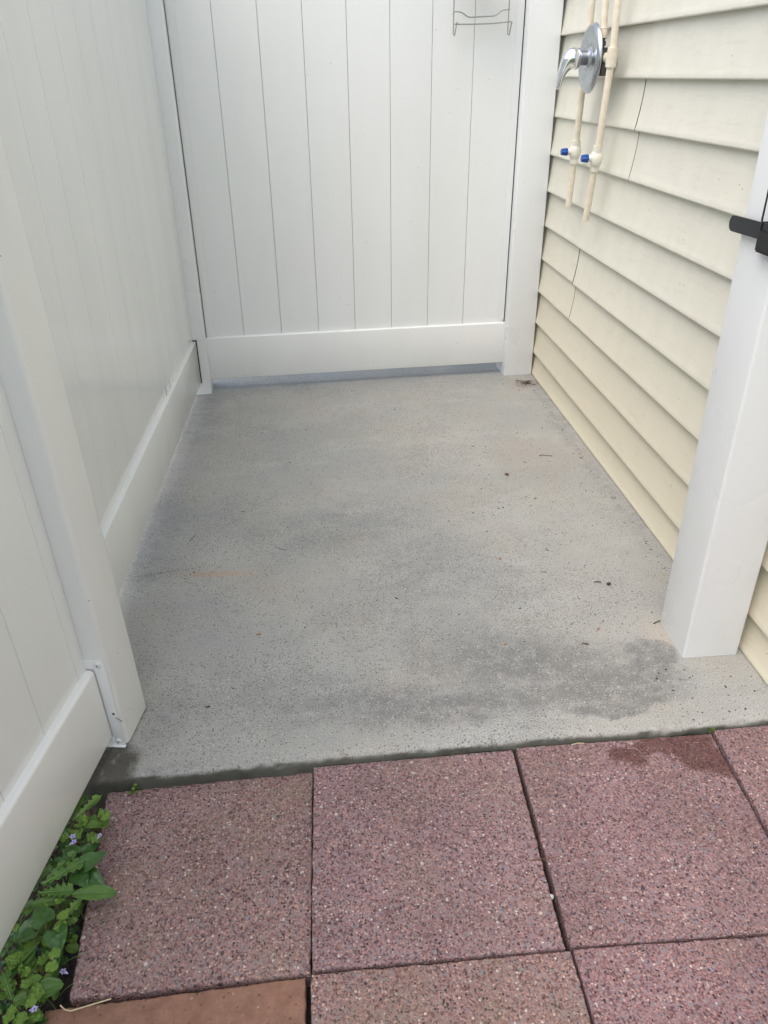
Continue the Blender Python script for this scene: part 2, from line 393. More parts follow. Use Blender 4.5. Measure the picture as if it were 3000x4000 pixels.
# soil bed under the pavers and weeds (gently uneven)
bm = bmesh.new(); nx, ny = 70, 70; g = []
for j in range(ny+1):
    row = []
    for i in range(nx+1):
        x = -1.6+3.2*i/nx; y = -.9+1.96*j/ny
        z = -.068+.012*noise.noise(Vector((x*9, y*9, 0)))+.006*noise.noise(Vector((x*30, y*30, 2)))
        row.append(bm.verts.new((x, y, z)))
    g.append(row)
for j in range(ny):
    for i in range(nx): bm.faces.new((g[j][i], g[j][i+1], g[j+1][i+1], g[j+1][i]))
tag(fin('soil', bm, soil_mat(), smooth=True), kind='structure')

# concrete slab: rounded, slightly ragged front edge
def slab():
    bm = bmesh.new(); xs = []; x = -1.1
    while x < 1.02: xs.append(x); x += .006
    prof = [(0., -.15), (0., -.020), (.0015, -.012), (.005, -.0055), (.010, -.0022), (.017, -.0005), (.026, 0.), (.06, 0.)]
    def fy(x):
        pts = [(-1.1, 1.056), (-.45, 1.060), (-.055, 1.071), (.25, 1.078), (.55, 1.080), (.76, 1.082), (1.02, 1.090)]
        for (a, b), (c, d) in zip(pts, pts[1:]):
            if x <= c: return b+(d-b)*(x-a)/(c-a)
        return pts[-1][1]
    rows = []
    for x in xs:
        r = []
        for k, (dy, z) in enumerate(prof):
            j = (.0040*noise.noise(Vector((x*60, k*1.7, 0)))+.0035*noise.noise(Vector((x*14, k*.5, 5)))) if 0 < k < 6 else 0
            r.append(bm.verts.new((x, fy(x)+dy+j, z-(abs(j)*.5 if k > 1 else 0))))
        rows.append(r)
    for a, b in zip(rows, rows[1:]):
        for k in range(len(prof)-1): bm.faces.new((a[k], b[k], b[k+1], a[k+1]))
    ys = [1.3, 1.6, 2., 2.5, 3., 3.6]
    prev = [r[-1] for r in rows]
    for i, y in enumerate(ys):
        cur = [bm.verts.new((x, y, 0)) for x in xs]
        for k in range(len(xs)-1): bm.faces.new((prev[k], prev[k+1], cur[k+1], cur[k]))
        prev = cur
    cur = [bm.verts.new((x, 3.6, -.15)) for x in xs]
    for k in range(len(xs)-1): bm.faces.new((prev[k], prev[k+1], cur[k+1], cur[k]))
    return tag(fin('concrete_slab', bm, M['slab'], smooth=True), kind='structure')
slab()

# pavers: each a slab of its own, ragged arrises
def paver(name, corners, z, th, mat, label, group='square concrete pavers of the path', jit=.0011, cat='paver'):
    cx = sum(p[0] for p in corners)/4; cy = sum(p[1] for p in corners)/4
    bm = bmesh.new(); loop = []
    for k in range(4):
        a = Vector(corners[k]); b = Vector(corners[(k+1) % 4]); n = max(2, int((b-a).length/.0035))
        for i in range(n):
            p = a.lerp(b, i/n); loop.append(p)
    c = Vector((cx, cy)); rings = []
    L = len(loop)
    for (ins, dz) in ((0., -th), (0., -.0035), (.0012, -.0010), (.0035, 0.), (.02, 0.)):
        ring = []
        for i, p in enumerate(loop):
            q = Vector((p.x, p.y, 0)); s = Vector((p.x*160, p.y*160, z*90))
            j = noise.noise(s)*jit*1.2+noise.noise(s*.25)*jit*1.3
            d = (c-p).normalized(); corner = max(abs(d.x), abs(d.y))
            dd = d*(ins+(j if -th < dz else 0)+(max(0, noise.noise(s*.6+Vector((3, 1, 2)))-.35)*.006 if -.0036 < dz < 0 else 0))
            ring.append(bm.verts.new((p.x+dd.x-cx, p.y+dd.y-cy, dz+(0 if ins > .003 or dz < -.01 else noise.noise(s*.8)*.0006))))
        rings.append(ring)
    for a, b in zip(rings, rings[1:]):
        for i in range(L): bm.faces.new((a[i], a[(i+1) % L], b[(i+1) % L], b[i]))
    bm.faces.new(rings[-1]); bm.faces.new(rings[0][::-1])
    o = fin(name, bm, mat); o.location = (cx, cy, z)
    return tag(o, label, cat, group)
A1 = .403
paver('paver', [(-.424, .677), (-.0640, .682), (-.0568, 1.0745), (-.4515, 1.0615)], -.030, .05, paver_mat('pink_aggregate_a', 1, (1.02, .99, .96), olive=.35), 'pinkish exposed aggregate paver beside the green weeds, lower than the slab')
paver('paver', [(-.0615, .6765), (.3300, .674), (.3425, 1.0765), (-.0550, 1.0705)], -.014, .05, paver_mat('pink_aggregate_b', 2, (.99, .95, .98), olive=.22), 'mauve aggregate paver in the middle of the row touching the slab')
paver('paver', [(.3385, .674), (.7355, .664), (.7545, 1.0765), (.3495, 1.0785)], -.012, .05,
      paver_mat('pink_aggregate_c', 3, (.96, .90, .94), wet=[(.165, .143, .062, .040, -.35, .22), (.105, .185, .075, .022, .05, .22), (.02, .160, .038, .018, -.3, .3), (.175, .185, .03, .03, 0, .3)], olive=.22),
      'mauve aggregate paver with a dark red wet stain at its corner')
paver('paver', [(.7390, .664), (1.142, .668), (1.155, 1.088), (.7585, 1.0800)], -.006, .05, paver_mat('pink_aggregate_d', 4, (1.0, .95, .97), olive=.2), 'pink aggregate paver under the siding, cut off at the right edge')
paver('paver', [(-.4600, .270), (-.0735, .275), (-.0715, .6785), (-.4560, .6665)], -.034, .05, brick_mat(), 'smooth terracotta brown paver at the bottom left')
paver('paver', [(-.0680, .270), (.3330, .270), (.3380, .6705), (-.0625, .6725)], -.017, .05, paver_mat('pink_aggregate_e', 5, (1.02, .97, .93), olive=.4), 'pinkish brown aggregate paver at the bottom, right of the terracotta one')
paver('paver', [(.3390, .268), (.7300, .262), (.7350, .6605), (.3415, .6710)], -.014, .05, paver_mat('pink_aggregate_f', 6, (.96, .88, .92), olive=.3), 'dull mauve aggregate paver in the bottom right corner')

# ================================================================ HOUSE WALL (cream lap siding)
house = empty('house', (.94, 2., 0), label='house wall clad in cream horizontal lap siding', cat='house')
def siding():
    bm = bmesh.new(); XL = .928; STEP = .1308; z0 = 1.275
    laps = [z0+STEP*k for k in range(14, -10, -1)]     # lip heights from top to bottom
    def course(zt, zb, ya, yb, off=0., bottom=False):
        hgt = zt-zb; pts = [(XL+.0150, zt+.006)]
        for i in range(1, 9):
            t = i/9; pts.append((XL+.0140-.0140*(t**1.8), zt-hgt*t))
        pts += [(XL-.0002, zb+.0045), (XL+.0004, zb+.0015), (XL+.0022, zb), (XL+.006, zb+.0003), (XL+.0155, zb+.001)]
        n = max(2, int((yb-ya)/.12)); rows = []
        for i in range(n+1):
            y = ya+(yb-ya)*i/n
            rows.append([bm.verts.new((x+off+.0012*noise.noise(Vector((y*1.6, zb*5, 0)))-.94, y-2., z+.0012*noise.noise(Vector((y*1.1, zb*7, 3))))) for x, z in pts])
        for a, b in zip(rows, rows[1:]):
            for k in range(len(pts)-1): bm.faces.new((a[k], b[k], b[k+1], a[k+1]))
    joints = {2: [2.372], 3: [2.368], 6: [2.768], 7: [2.765]}
    # courses are counted down from the lap at z0
    for i in range(len(laps)-1):
        zt, zb = laps[i], laps[i+1]; k = i-14+1     # k=1: first course below z0
        js = {1: [2.372], 2: [2.368], 5: [2.768], 6: [2.765]}.get(k, [])
        if k == 0: js = []
        seg = [-1.8]+js+[4.3]
        for q in range(len(seg)-1):
            course(zt, zb, seg[q]-(.02 if q else 0), seg[q+1], off=(.0032 if q else 0.))
    course(laps[-1], .001, -1.8, 4.3, .0015)
    # backing
    v = [bm.verts.new(p) for p in ((.009, -3.8, .0), (.009, 2.3, .0), (.009, 2.3, 3.1), (.009, -3.8, 3.1))]; 
    bm.faces.new(v)
    return bm
fin('siding', siding(), M['siding'], house, ang=50)
bm = BX(.012, .25, -3.8, 2.3, -.4, 3.1, r=0); fin('wall_core', bm, plain('sheathing', (.35, .33, .28), .9), house)
# slim dark joints where panels overlap
jm = plain('joint_shadow_gap', (.13, .13, .09), .9)
for (z1, z2, y) in ((1.1442, 1.0134, 2.372), (1.0134, .8826, 2.368), (.621, .4902, 2.768), (.4902, .3594, 2.765)):
    bm = bmesh.new(); rows = []
    for i in range(11):
        t = i/10; z = z1-.002-(z1-z2-.003)*t; x = .928+.0140-.0140*(t**1.8)-.0006
        rows.append([bm.verts.new(p) for p in ((x-.94, y-2.-.0001, z), (x-.94, y-2.+.0018, z), (x-.94+.002, y-2.+.0018, z), (x-.94+.002, y-2.-.0001, z))])
    for a, b in zip(rows, rows[1:]):
        for k in range(4): bm.faces.new((a[k], a[(k+1) % 4], b[(k+1) % 4], b[k]))
    fin('overlap_joint', bm, jm, house)

# ================================================================ BACK FENCE
def post(name, x0, x1, y0, y1, z1, parent, r=.004, mat=None):
    return fin(name, BX(x0, x1, y0, y1, -.004, z1, r=r), mat or M['vinyl_post'], parent, ang=35)
FH = 1.83
yaw = R(3.3)
bf = empty('back_fence', (-.459, 3.112, 0), Matrix.Rotation(yaw, 3, 'Z'), label='white vinyl privacy fence across the back of the enclosure, facing the camera', cat='fence')
pl = post('post', -.127, 0, 0, .127, FH+.03, bf); pr_ = post('post', 1.266, 1.390, 0, .127, FH+.03, bf)
tag(pr_, 'right post against the siding'); tag(pl, 'left corner post')
fin('bottom_rail', BX(-.002, 1.268, .038, .088, .048, .226, r=.0042), M['vinyl'], bf, ang=35)
fin('top_rail', BX(-.002, 1.268, .038, .088, FH-.16, FH, r=.004), M['vinyl'], bf, ang=35)
seams = [.155+.1545*k for k in range(7)]
fin('board_panel', panel(seams, .003, 1.262, .022, .215, FH-.15, front=.052, gap=.0016, depth=.010, ch=.0006), M['vinyl_board'], bf)
fin('side_channel', BX(.0035, .034, .0495, .0515, .228, FH-.162, r=.0008, seg=1), M['vinyl'], bf); bm = bmesh.new(); rbox(bm, 1.236, 1.2625, .0485, .0515, .236, FH-.162, r=.0008, seg=1)
fin('side_channel', bm, M['vinyl'], bf)
bm = BX(.0010, .0022, .045, .0512, .228, FH-.162, r=0); fin('channel_gap', bm, M['gap'], bf)
fin('channel_gap', BX(1.2630, 1.2645, .047, .0518, .228, FH-.162, r=0), M['gap'], bf)
for s in (-.127, 1.266):
    bm = bmesh.new(); cx, cy = s+.0635, .0635
    rbox(bm, cx-.072, cx+.072, cy-.072, cy+.072, FH+.031, FH+.045, r=.003)
    fin('post_cap', bm, M['vinyl'], bf)

# ================================================================ LEFT FENCE
lyaw = R(-1.0)     # local -y runs toward the camera
lf = empty('left_fence', (-.459, 3.11, 0), Matrix.Rotation(lyaw, 3, 'Z'), label='white vinyl privacy fence along the left side behind the open gate', cat='fence')
Y0, Y1 = -1.70, -.004
fin('bottom_rail', BX(-.088, -.038, Y0, Y1, .050, .229, r=.0042), M['vinyl'], lf, ang=35)
fin('top_rail', BX(-.088, -.038, Y0, Y1, FH-.16, FH, r=.004), M['vinyl'], lf, ang=35)
ls = [-1.425+.1655*k for k in range(9)]; ls = [-1.585]+[s for s in ls if s < -.05]
fin('board_panel', panel(ls, Y0, Y1, .022, .215, FH-.15, gap=.0008, depth=.004, ch=.0010, axis='y', front=-.0525, sgn=-1), M['vinyl_board'], lf)
p = fin('post', BX(-.127-.005, -.008, Y0-.128, Y0-.001, -.004, FH+.03, r=.004), M['vinyl_post'], lf, ang=35)
tag(p, 'hinge post hidden behind the gate')
# routed dark mortise round the rail end in the corner post
fin('mortise', BX(-.0915, -.0345, -.0032, -.0026, .050, .2325, r=0), M['gap'], lf)

# ================================================================ OPEN GATE (left foreground)
A = Vector((-.17072, -.98532, -.00437)).normalized(); U = Vector((-.0234, -.00038, .99973)); Nn = (-A).cross(U).normalized(); U = Nn.cross(-A).normalized()
gm = Matrix((Nn, -A, U)).transposed()
gate = empty('gate', (-.4031, 1.2553, 0.0), gm, label='open white vinyl gate leaning slightly in the left foreground', cat='gate')
GH = 1.80; W = .108
def stile(y0, y1, lab=None):
    o = fin('stile', BX(-.105, 0, y0, y1, 0.0, GH, r=.009, seg=4), M['vinyl'], gate, ang=40)
    if lab: tag(o, lab)
stile(-W, 0, 'hinge-side stile with metal bracket'); stile(-1.17, -1.17+W)
fin('bottom_rail', BX(-.079, -.026, -1.17+W, -W-.0005, .026, .2005, r=.0075, seg=4), M['vinyl'], gate, ang=40)
fin('top_rail', BX(-.079, -.026, -1.17+W, -W-.0005, GH-.19, GH-.015, r=.0075, seg=4), M['vinyl'], gate, ang=40)
fin('board_panel', panel([-.2765-.1345*k for k in range(6, -1, -1)]+[-.1425], -1.17+W, -W-.0008, .022, .19, GH-.18, front=-.0415, gap=.0012, depth=.006, ch=.0014, axis='y', sgn=-1), M['vinyl_board'], gate)
# bracket: flat flange on the stile round the rail end
bm = bmesh.new()
yb = -W-.0004
rbox(bm, -.0255, -.0050, yb-.0022, yb, .0015, .222, r=.0009, seg=2)
rbox(bm, -.100, -.0795, yb-.0022, yb, .0015, .222, r=.0009, seg=2)
rbox(bm, -.0797, -.0253, yb-.0022, yb, .2015, .222, r=.0009, seg=2)
rbox(bm, -.0797, -.0253, yb-.0022, yb, .0015, .0250, r=.0009, seg=2)
rbox(bm, -.100, -.0050, yb-.007, yb-.0018, .0015, .0040, r=.0009, seg=2)
br = fin('rail_bracket', bm, M['bracket'], gate, ang=40)
for (x, z) in ((-.0172, .2118), (-.0172, .0148), (-.088, .2118), (-.088, .0148)):
    bm = lathe(bmesh.new(), [(0, .0066), (.0012, .0064), (.0026, .0048), (.0032, .0025), (.0032, .0014), (.0020, .0013), (.0020, 0)], (x, yb-.0022, z), (0, -1, 0), 20)
    s = fin('screw', bm, M['screw'], br, ang=50)
bm = lathe(bmesh.new(), [(0, .0028), (.0003, .0027), (.0003, 0)], (-.0127, yb-.0022, .0885), (0, -1, 0), 14)
fin('empty_hole', bm, M['hole'], br)
for x, z in ((-.0172, .2118), (-.0172, .0148)):
    bm = lathe(bmesh.new(), [(0, .0016), (.0004, .0015), (.0004, 0)], (x, yb-.0052, z), (0, -1, 0), 10); fin('screw_socket', bm, M['hole'], br)
bm = bmesh.new(); tube(bm, [(-.0095, yb-.0030, .0790), (-.004, yb-.0032, .0745), (.0015, yb-.0026, .0690)], .0006, 6); fin('scratch_mark', bm, M['hole'], br)

# ================================================================ GATE POST (front right) with latch
gp = empty('gate_post', (.85, 1.357, 0), label='white vinyl post standing against the siding in the right foreground', cat='post')
bm = BX(-.0645, .0655, -.066, .066, -.003, 1.86, r=.0055, seg=3); fin('post_sleeve', bm, M['vinyl_post'], gp, ang=35)
bm = bmesh.new(); rbox(bm, -.072, .073, -.073, .073, 1.861, 1.878, r=.003); fin('post_cap', bm, M['vinyl'], gp)
lt = empty('latch', (0, 0, 0)); lt.parent = gp
lt.location = (-.0645, 0, 0)
# strike bar: flat bar, rounded far end, runs along the side face of the post
def bar(bm, x0, x1, ya, yb_, z0, z1, rr):
    prof = [(ya, z0), (yb_-rr, z0)]
    for i in range(0, 9):
        a = -math.pi/2+math.pi*i/8; prof.append((yb_-rr+rr*math.cos(a), (z0+z1)/2+(z1-z0)/2*math.sin(a)))
    prof += [(yb_-rr, z1), (ya, z1)]
    a = [bm.verts.new((x0, y, z)) for y, z in prof]; b = [bm.verts.new((x1, y, z)) for y, z in prof]
    bm.faces.new(a); bm.faces.new(b[::-1])
    for i in range(len(prof)): bm.faces.new((a[i], a[(i+1) % len(prof)], b[(i+1) % len(prof)], b[i]))
bm = bmesh.new()
def barw(bm, x0, x1, y0, za0, za1, y1, zb0, zb1, rr):
    """flat bar from near end (y0; za0..za1) to rounded far end (y1; zb0..zb1)"""
    prof = [(y0, za0), (y1-rr, zb0)]; zc = (zb0+zb1)/2; hz = (zb1-zb0)/2
    for i in range(1, 8):
        a = -math.pi/2+math.pi*i/8; prof.append((y1-rr+rr*math.cos(a), zc+hz*math.sin(a)))
    prof += [(y1-rr, zb1), (y0, za1)]
    a = [bm.verts.new((x0, y, z)) for y, z in prof]; b = [bm.verts.new((x1, y, z)) for y, z in prof]
    f = [bm.faces.new(a), bm.faces.new(b[::-1])]
    for i in range(len(prof)): bm.faces.new((a[i], a[(i+1) % len(prof)], b[(i+1) % len(prof)], b[i]))
    bmesh.ops.bevel(bm, geom=list({e for q in f for e in q.edges}), offset=.0007, segments=2, affect='EDGES')
barw(bm, -.0140, -.0095, 1.20-1.357, .9105, .9385, 1.447-1.357, .9035, .9312, .012)
fin('strike_bar', bm, M['black'], lt, ang=40)
bm = BX(-.0165, .000, 1.3335-1.357, 1.3362-1.357, .889, .936, r=.0006, seg=1)
rbox(bm, -.0165, -.0140, 1.3330-1.357, 1.3366-1.357, .9362, 1.04, r=.0006, seg=1)
rbox(bm, -.0165, .000, 1.24-1.357, 1.3332-1.357, .8865, .8895, r=.0006, seg=1)
rbox(bm, -.0172, -.0150, 1.24-1.357, 1.3331-1.357, .8897, .922, r=.0006, seg=1)
fin('catch_bracket', bm, M['rustblack'], lt, ang=40)
lt.name = 'latch'

# ================================================================ SHOWER PLUMBING
sh = empty('outdoor_shower', (.94, 2.62, 1.2), label='wall mounted outdoor shower valve with chrome lever and cream plastic pipes', cat='shower')
SO = Vector((.94, 2.62, 1.2))
def L(p): return Vector(p)-SO
# valve body behind the plate
bm = bmesh.new()
tube(bm, [L((.925, 2.615, 1.197)), L((.868, 2.615, 1.197))], .024, 20)
tube(bm, [L((.895, 2.612, 1.150)), L((.895, 2.612, 1.224))], .013, 16)
tube(bm, [L((.888, 2.66, 1.197)), L((.888, 2.535, 1.197))], .012, 16)
rbox(bm, .883-.94, .907-.94, -.032, .022, -.048+.0, -.012, r=.003)
vb = fin('valve_body', bm, M['gunmetal'], sh, ang=40)
bm = bmesh.new(); tube(bm, [L((.885, 2.606, 1.222)), L((.885, 2.606, 1.248))], .0085, 6); rbox(bm, -.064, -.046, -.023, -.005, .028, .040, r=.002); fin('pipe_nut', bm, M['gunmetal'], vb, ang=40)
# escutcheon: domed round plate facing -x
bm = lathe(bmesh.new(), [(0, .0930), (.004, .0928), (.0095, .0895), (.0125, .0845), (.0140, .0785), (.0135, .064), (.0115, .052), (.0085, .045), (.0080, .040), (.0105, .034), (.0150, .0285), (.0180, .0255), (.0185, .020), (.0185, 0)], L((.866, 2.632, 1.196)), (-1, 0, 0), 72)
# underside
lathe(bm, [(0, .0930), (.0015, .090), (-.002, .086), (-.002, 0)], L((.866, 2.632, 1.196)), (-1, 0, 0), 72)
fin('escutcheon', bm, M['plate'], sh, ang=30)
# lever handle: hub + curved tapering blade
hc = Vector((.866, 2.632, 1.1975))
bm = lathe(bmesh.new(), [(.0, .0195), (.0355, .0195)], L(hc-Vector((.016, 0, 0))), (-1, 0, 0), 36)
hub = fin('handle_hub', bm, M['hub'], sh, ang=30)
def lever():
    bm = bmesh.new()
    c = [(.832, 1.1975, .0235, .0235), (.824, 1.1975, .0238, .0232), (.815, 1.1970, .0230, .0222), (.805, 1.1945, .0205, .0200), (.797, 1.1890, .0180, .0170),
         (.789, 1.1800, .0160, .0125), (.782, 1.1680, .0148, .0095), (.777, 1.1550, .0140, .0078), (.7735, 1.1420, .0132, .0065), (.7715, 1.1300, .0122, .0058), (.7705, 1.1200, .0100, .0052), (.7702, 1.1150, .0062, .0040)]
    rings = []; n = 28
    for i, (x, z, ry, rn) in enumerate(c):
        a = c[max(0, i-1)]; b = c[min(len(c)-1, i+1)]
        t = Vector((b[0]-a[0], 0, b[1]-a[1])).normalized(); nn = Vector((0, 1, 0)).cross(t)
        ry *= 1.0+.32*min(1, i/3); rn *= 1.0+.62*min(1, i/3)
        rings.append([bm.verts.new(L(Vector((x, 2.632, z))+Vector((0, 1, 0))*ry*math.cos(2*math.pi*k/n)+nn*rn*math.sin(2*math.pi*k/n))) for k in range(n)])
    for a, b in zip(rings, rings[1:]):
        for k in range(n): bm.faces.new((a[k], a[(k+1) % n], b[(k+1) % n], b[k]))
    bm.faces.new(rings[0]); bm.faces.new(rings[-1][::-1]); return bm
lv = fin('lever_handle', lever(), M['chrome'], sh, ang=50)
md = lv.modifiers.new('s', 'SUBSURF'); md.levels = 2; md.render_levels = 2
# pipes
PR = .0103
def supply(pts, lab, valve_z=None, vy=None, knob=True, coup=None, tee=None):
    o = fin('supply_pipe', tube(bmesh.new(), [L(p) for p in pts], PR, 18, caps=False), M['cpvc'], sh, ang=60); tag(o, lab)
    def at(z):
        for a, b in zip(pts, pts[1:]):
            if b[2] <= z <= a[2]:
                t = (z-a[2])/(b[2]-a[2]); return Vector(a).lerp(Vector(b), t)
        return Vector(pts[-1])
    e = at(pts[-1][2]); tube_end = lathe(bmesh.new(), [(0, PR), (0, PR*.80), (-.02, PR*.78)], L(e), (0, 0, -1), 18)
    if not tee or valve_z: fin('pipe_mouth', tube_end, M['cpvc'], o)
    else: tube_end.free()
    if valve_z:
        c = at(valve_z); bm = bmesh.new()
        top = at(valve_z+.034); bot = at(valve_z-.037)
        tube(bm, [L(top), L(c), L(bot)], .0140, 20)
        lathe(bm, [(-.021, .0135), (-.015, .0170), (-.006, .0192), (.004, .0195), (.013, .0175), (.020, .0140)], L(c), (0, 0, 1), 24)
        lathe(bm, [(0, .0105), (.022, .0100), (.026, .0085), (.028, 0)], L(c), (-1, 0, 0), 20)
        v = fin('drain_valve', bm, M['valve_white'], o, ang=40)
        kb = bmesh.new(); n = 24; kc = c+Vector((-.026, 0, 0)); rings = []
        for s, sc in ((0, .6), (.0008, .95), (.004, 1.), (.016, .90), (.0215, .80), (.0225, .0)):
            ring = []
            for k in range(n):
                rr = .0116*(1+.13*math.cos(6*2*math.pi*k/n))*sc
                a = 2*math.pi*k/n; ring.append(kb.verts.new(L(kc+Vector((-s, rr*math.cos(a), rr*math.sin(a))))))
            rings.append(ring)
        for a, b in zip(rings, rings[1:]):
            for k in range(n): kb.faces.new((a[k], a[(k+1) % n], b[(k+1) % n], b[k]))
        rbox(kb, *(L(kc+Vector((-.006, -.014, -.0035)))[i] if j == 0 else L(kc+Vector((-.001, -.0085, .0025)))[i] for i in range(3) for j in range(2)), r=.0008, seg=1)
        fin('valve_knob', kb, M['blue'], o, ang=40)
        for q in (valve_z+.0342, valve_z-.0372):
            cc = at(q); fin('joint_ring', lathe(bmesh.new(), [(-.0006, PR+.0003), (-.0006, .0124), (.0006, .0124), (.0006, PR+.0003)], L(cc), (0, 0, 1), 18), M['cpvc'], o)  # narrow pipe-coloured ring at each end of the drain valve
    if tee:
        c = Vector(tee); bm = bmesh.new()
        a_, b_ = at(c.z+.024), at(c.z-.024)
        tube(bm, [L(a_), L(b_)], .0150, 20)
        tube(bm, [L(c), L(c+Vector((0, .034, 0)))], .0115, 18)
        lathe(bm, [(.024, .0115), (.024, .0140), (.034, .0140), (.034, .0105), (.038, .0105), (.038, .0138), (.043, .0138), (.043, .0)], L(c), (0, 1, 0), 22)
        fin('tee', bm, M['cpvc'], o, ang=40)
    if coup:
        zt, zb = coup; bm = bmesh.new(); a_, b_ = at(zt), at(zb)
        tube(bm, [L(a_), L(b_)], .0134, 20); lathe(bm, [(-.0012, .0134), (-.0012, .0142), (.0012, .0142), (.0012, .0134)], L(at(zt-.018)), (0, 0, 1), 20)
        lathe(bm, [(-.001, .0134), (0, .0142), (.003, .0142), (.004, .0134)], L(at(zt)), (0, 0, -1), 20)
        fin('coupling', bm, M['cpvc'], o, ang=40)
    return o
supply([(.885, 2.722, 1.95), (.885, 2.739, 1.35), (.885, 2.755, .963), (.885, 2.771, .756)], 'pipe left of the valve', valve_z=.930)
supply([(.885, 2.497, 1.95), (.885, 2.514, 1.336), (.885, 2.506, 1.219), (.885, 2.534, .963), (.885, 2.577, .741)], 'pipe right of the valve', valve_z=.929, tee=(.885, 2.506, 1.197))
supply([(.885, 2.618, 1.95), (.885, 2.618, 1.34), (.885, 2.607, 1.247)], 'middle pipe ending on the valve', coup=(1.274, 1.247))
# pipe straps and shower arm above the frame of view
bm = bmesh.new()
rbox(bm, -.065, -.020, -.14, .13, .60, .625, r=.003); fin('pipe_clamp', bm, M['cpvc'], sh)
bm = bmesh.new(); tube(bm, [L((.885, 2.618, 1.95)), L((.85, 2.618, 2.0)), L((.74, 2.618, 2.02)), L((.70, 2.618, 1.985))], .010, 14)
lathe(bm, [(0, .012), (.02, .016), (.045, .042), (.055, .045), (.056, 0)], L((.70, 2.618, 1.985)), (-.4, 0, -1), 32); fin('shower_head', bm, M['plate'], sh, ang=40)

# ================================================================ WIRE CADDY on the back fence
cad = empty('shower_caddy', (.636, 3.18, 1.3), label='silver wire shower caddy hanging on the white back fence', cat='caddy')
CO = Vector((.636, 3.18, 1.3)); wr = .0021
def K(p): return Vector(p)-CO
k = 1.0
def arc_pts(pts): return [K(p) for p in pts]
bm = bmesh.new()
for s, x in ((-1, .534), (1, .7305)):
    yy = 3.187
    pts = [(x-.003*s, yy, 1.84), (x-.002*s, yy, 1.60), (x, yy, 1.40), (x, yy-.002, 1.300), (x, yy-.003, 1.284)]
    for i in range(1, 8):
        a = math.pi*i/8; pts.append((x+.0045*(1-math.cos(a))/2, yy-.003-.010*(1-math.cos(a))/2, 1.284-.0055*math.sin(a)))
    pts += [(x+.0045, yy-.013, 1.284), (x+.0085, yy-.016, 1.312)]
    tube(bm, arc_pts(pts), wr, 10)
    lathe(bm, [(-.0034, 0), (-.003, .0018), (0, .0036), (.003, .0018), (.0034, 0)], K((x+.009, yy-.017, 1.3150)), (0, 0, 1), 12)
fr = fin('wire_frame', bm, M['steel'], cad, ang=60)
bm = bmesh.new()
tube(bm, arc_pts([(.536, 3.178, 1.3118), (.60, 3.176, 1.3112), (.66, 3.176, 1.3125), (.70, 3.177, 1.3150), (.7385, 3.178, 1.3185)]), wr, 10)
fin('lower_bar', bm, M['steel'], cad, ang=60)
bm = bmesh.new()
pp = [(.531, 3.181, 1.3490), (.548, 3.181, 1.3490), (.558, 3.181, 1.3475), (.564, 3.181, 1.3450), (.582, 3.181, 1.3345), (.589, 3.181, 1.3325), (.60, 3.181, 1.3325), (.66, 3.181, 1.3345), (.678, 3.181, 1.3360), (.684, 3.181, 1.3375), (.700, 3.181, 1.3495), (.706, 3.181, 1.3520), (.716, 3.181, 1.3535), (.734, 3.181, 1.3550)]
tube(bm, arc_pts(pp), wr, 10); fin('towel_bar', bm, M['steel'], cad, ang=60)
# shelf basket above the visible edge, and hooks over the fence top
bm = bmesh.new(); zb = 1.43
for i in range(12):
    x = .538+.0173*i; tube(bm, arc_pts([(x, 3.186, zb), (x, 3.09, zb), (x, 3.086, zb+.004)]), .0014, 6)
for y in (3.184, 3.14, 3.088): tube(bm, arc_pts([(.532, y, zb-.002), (.732, y, zb-.002)]), .0021, 8)
for z in (zb+.05,): tube(bm, arc_pts([(.532, 3.184, z), (.532, 3.088, z), (.732, 3.088, z), (.732, 3.184, z)]), .0021, 8)
fin('basket_shelf', bm, M['steel'], cad, ang=60)
for x in (.537, .7285): fin('fence_hook', tube(bmesh.new(), arc_pts([(x, 3.187, 1.83), (x, 3.15, 1.845), (x, 3.13, 1.855), (x, 3.27, 1.86), (x, 3.275, 1.80)]), wr, 8), M['steel'], cad, ang=60)
# small soap bottle group standing on the shelf (its foot shows at the top edge)
bm = bmesh.new(); lathe(bm, [(0, 0), (0, .030), (.003, .033), (.13, .033), (.15, .018), (.16, .012), (.175, .012), (.176, 0)], (0, 0, 0), (0, 0, 1), 28)
o = fin('soap_bottle', bm, plain('pale_bottle', (.55, .60, .58), .3), ang=40); o.location = (.60, 3.135, zb+.0022); tag(o, 'pale bottle standing in the wire caddy shelf', 'bottle')

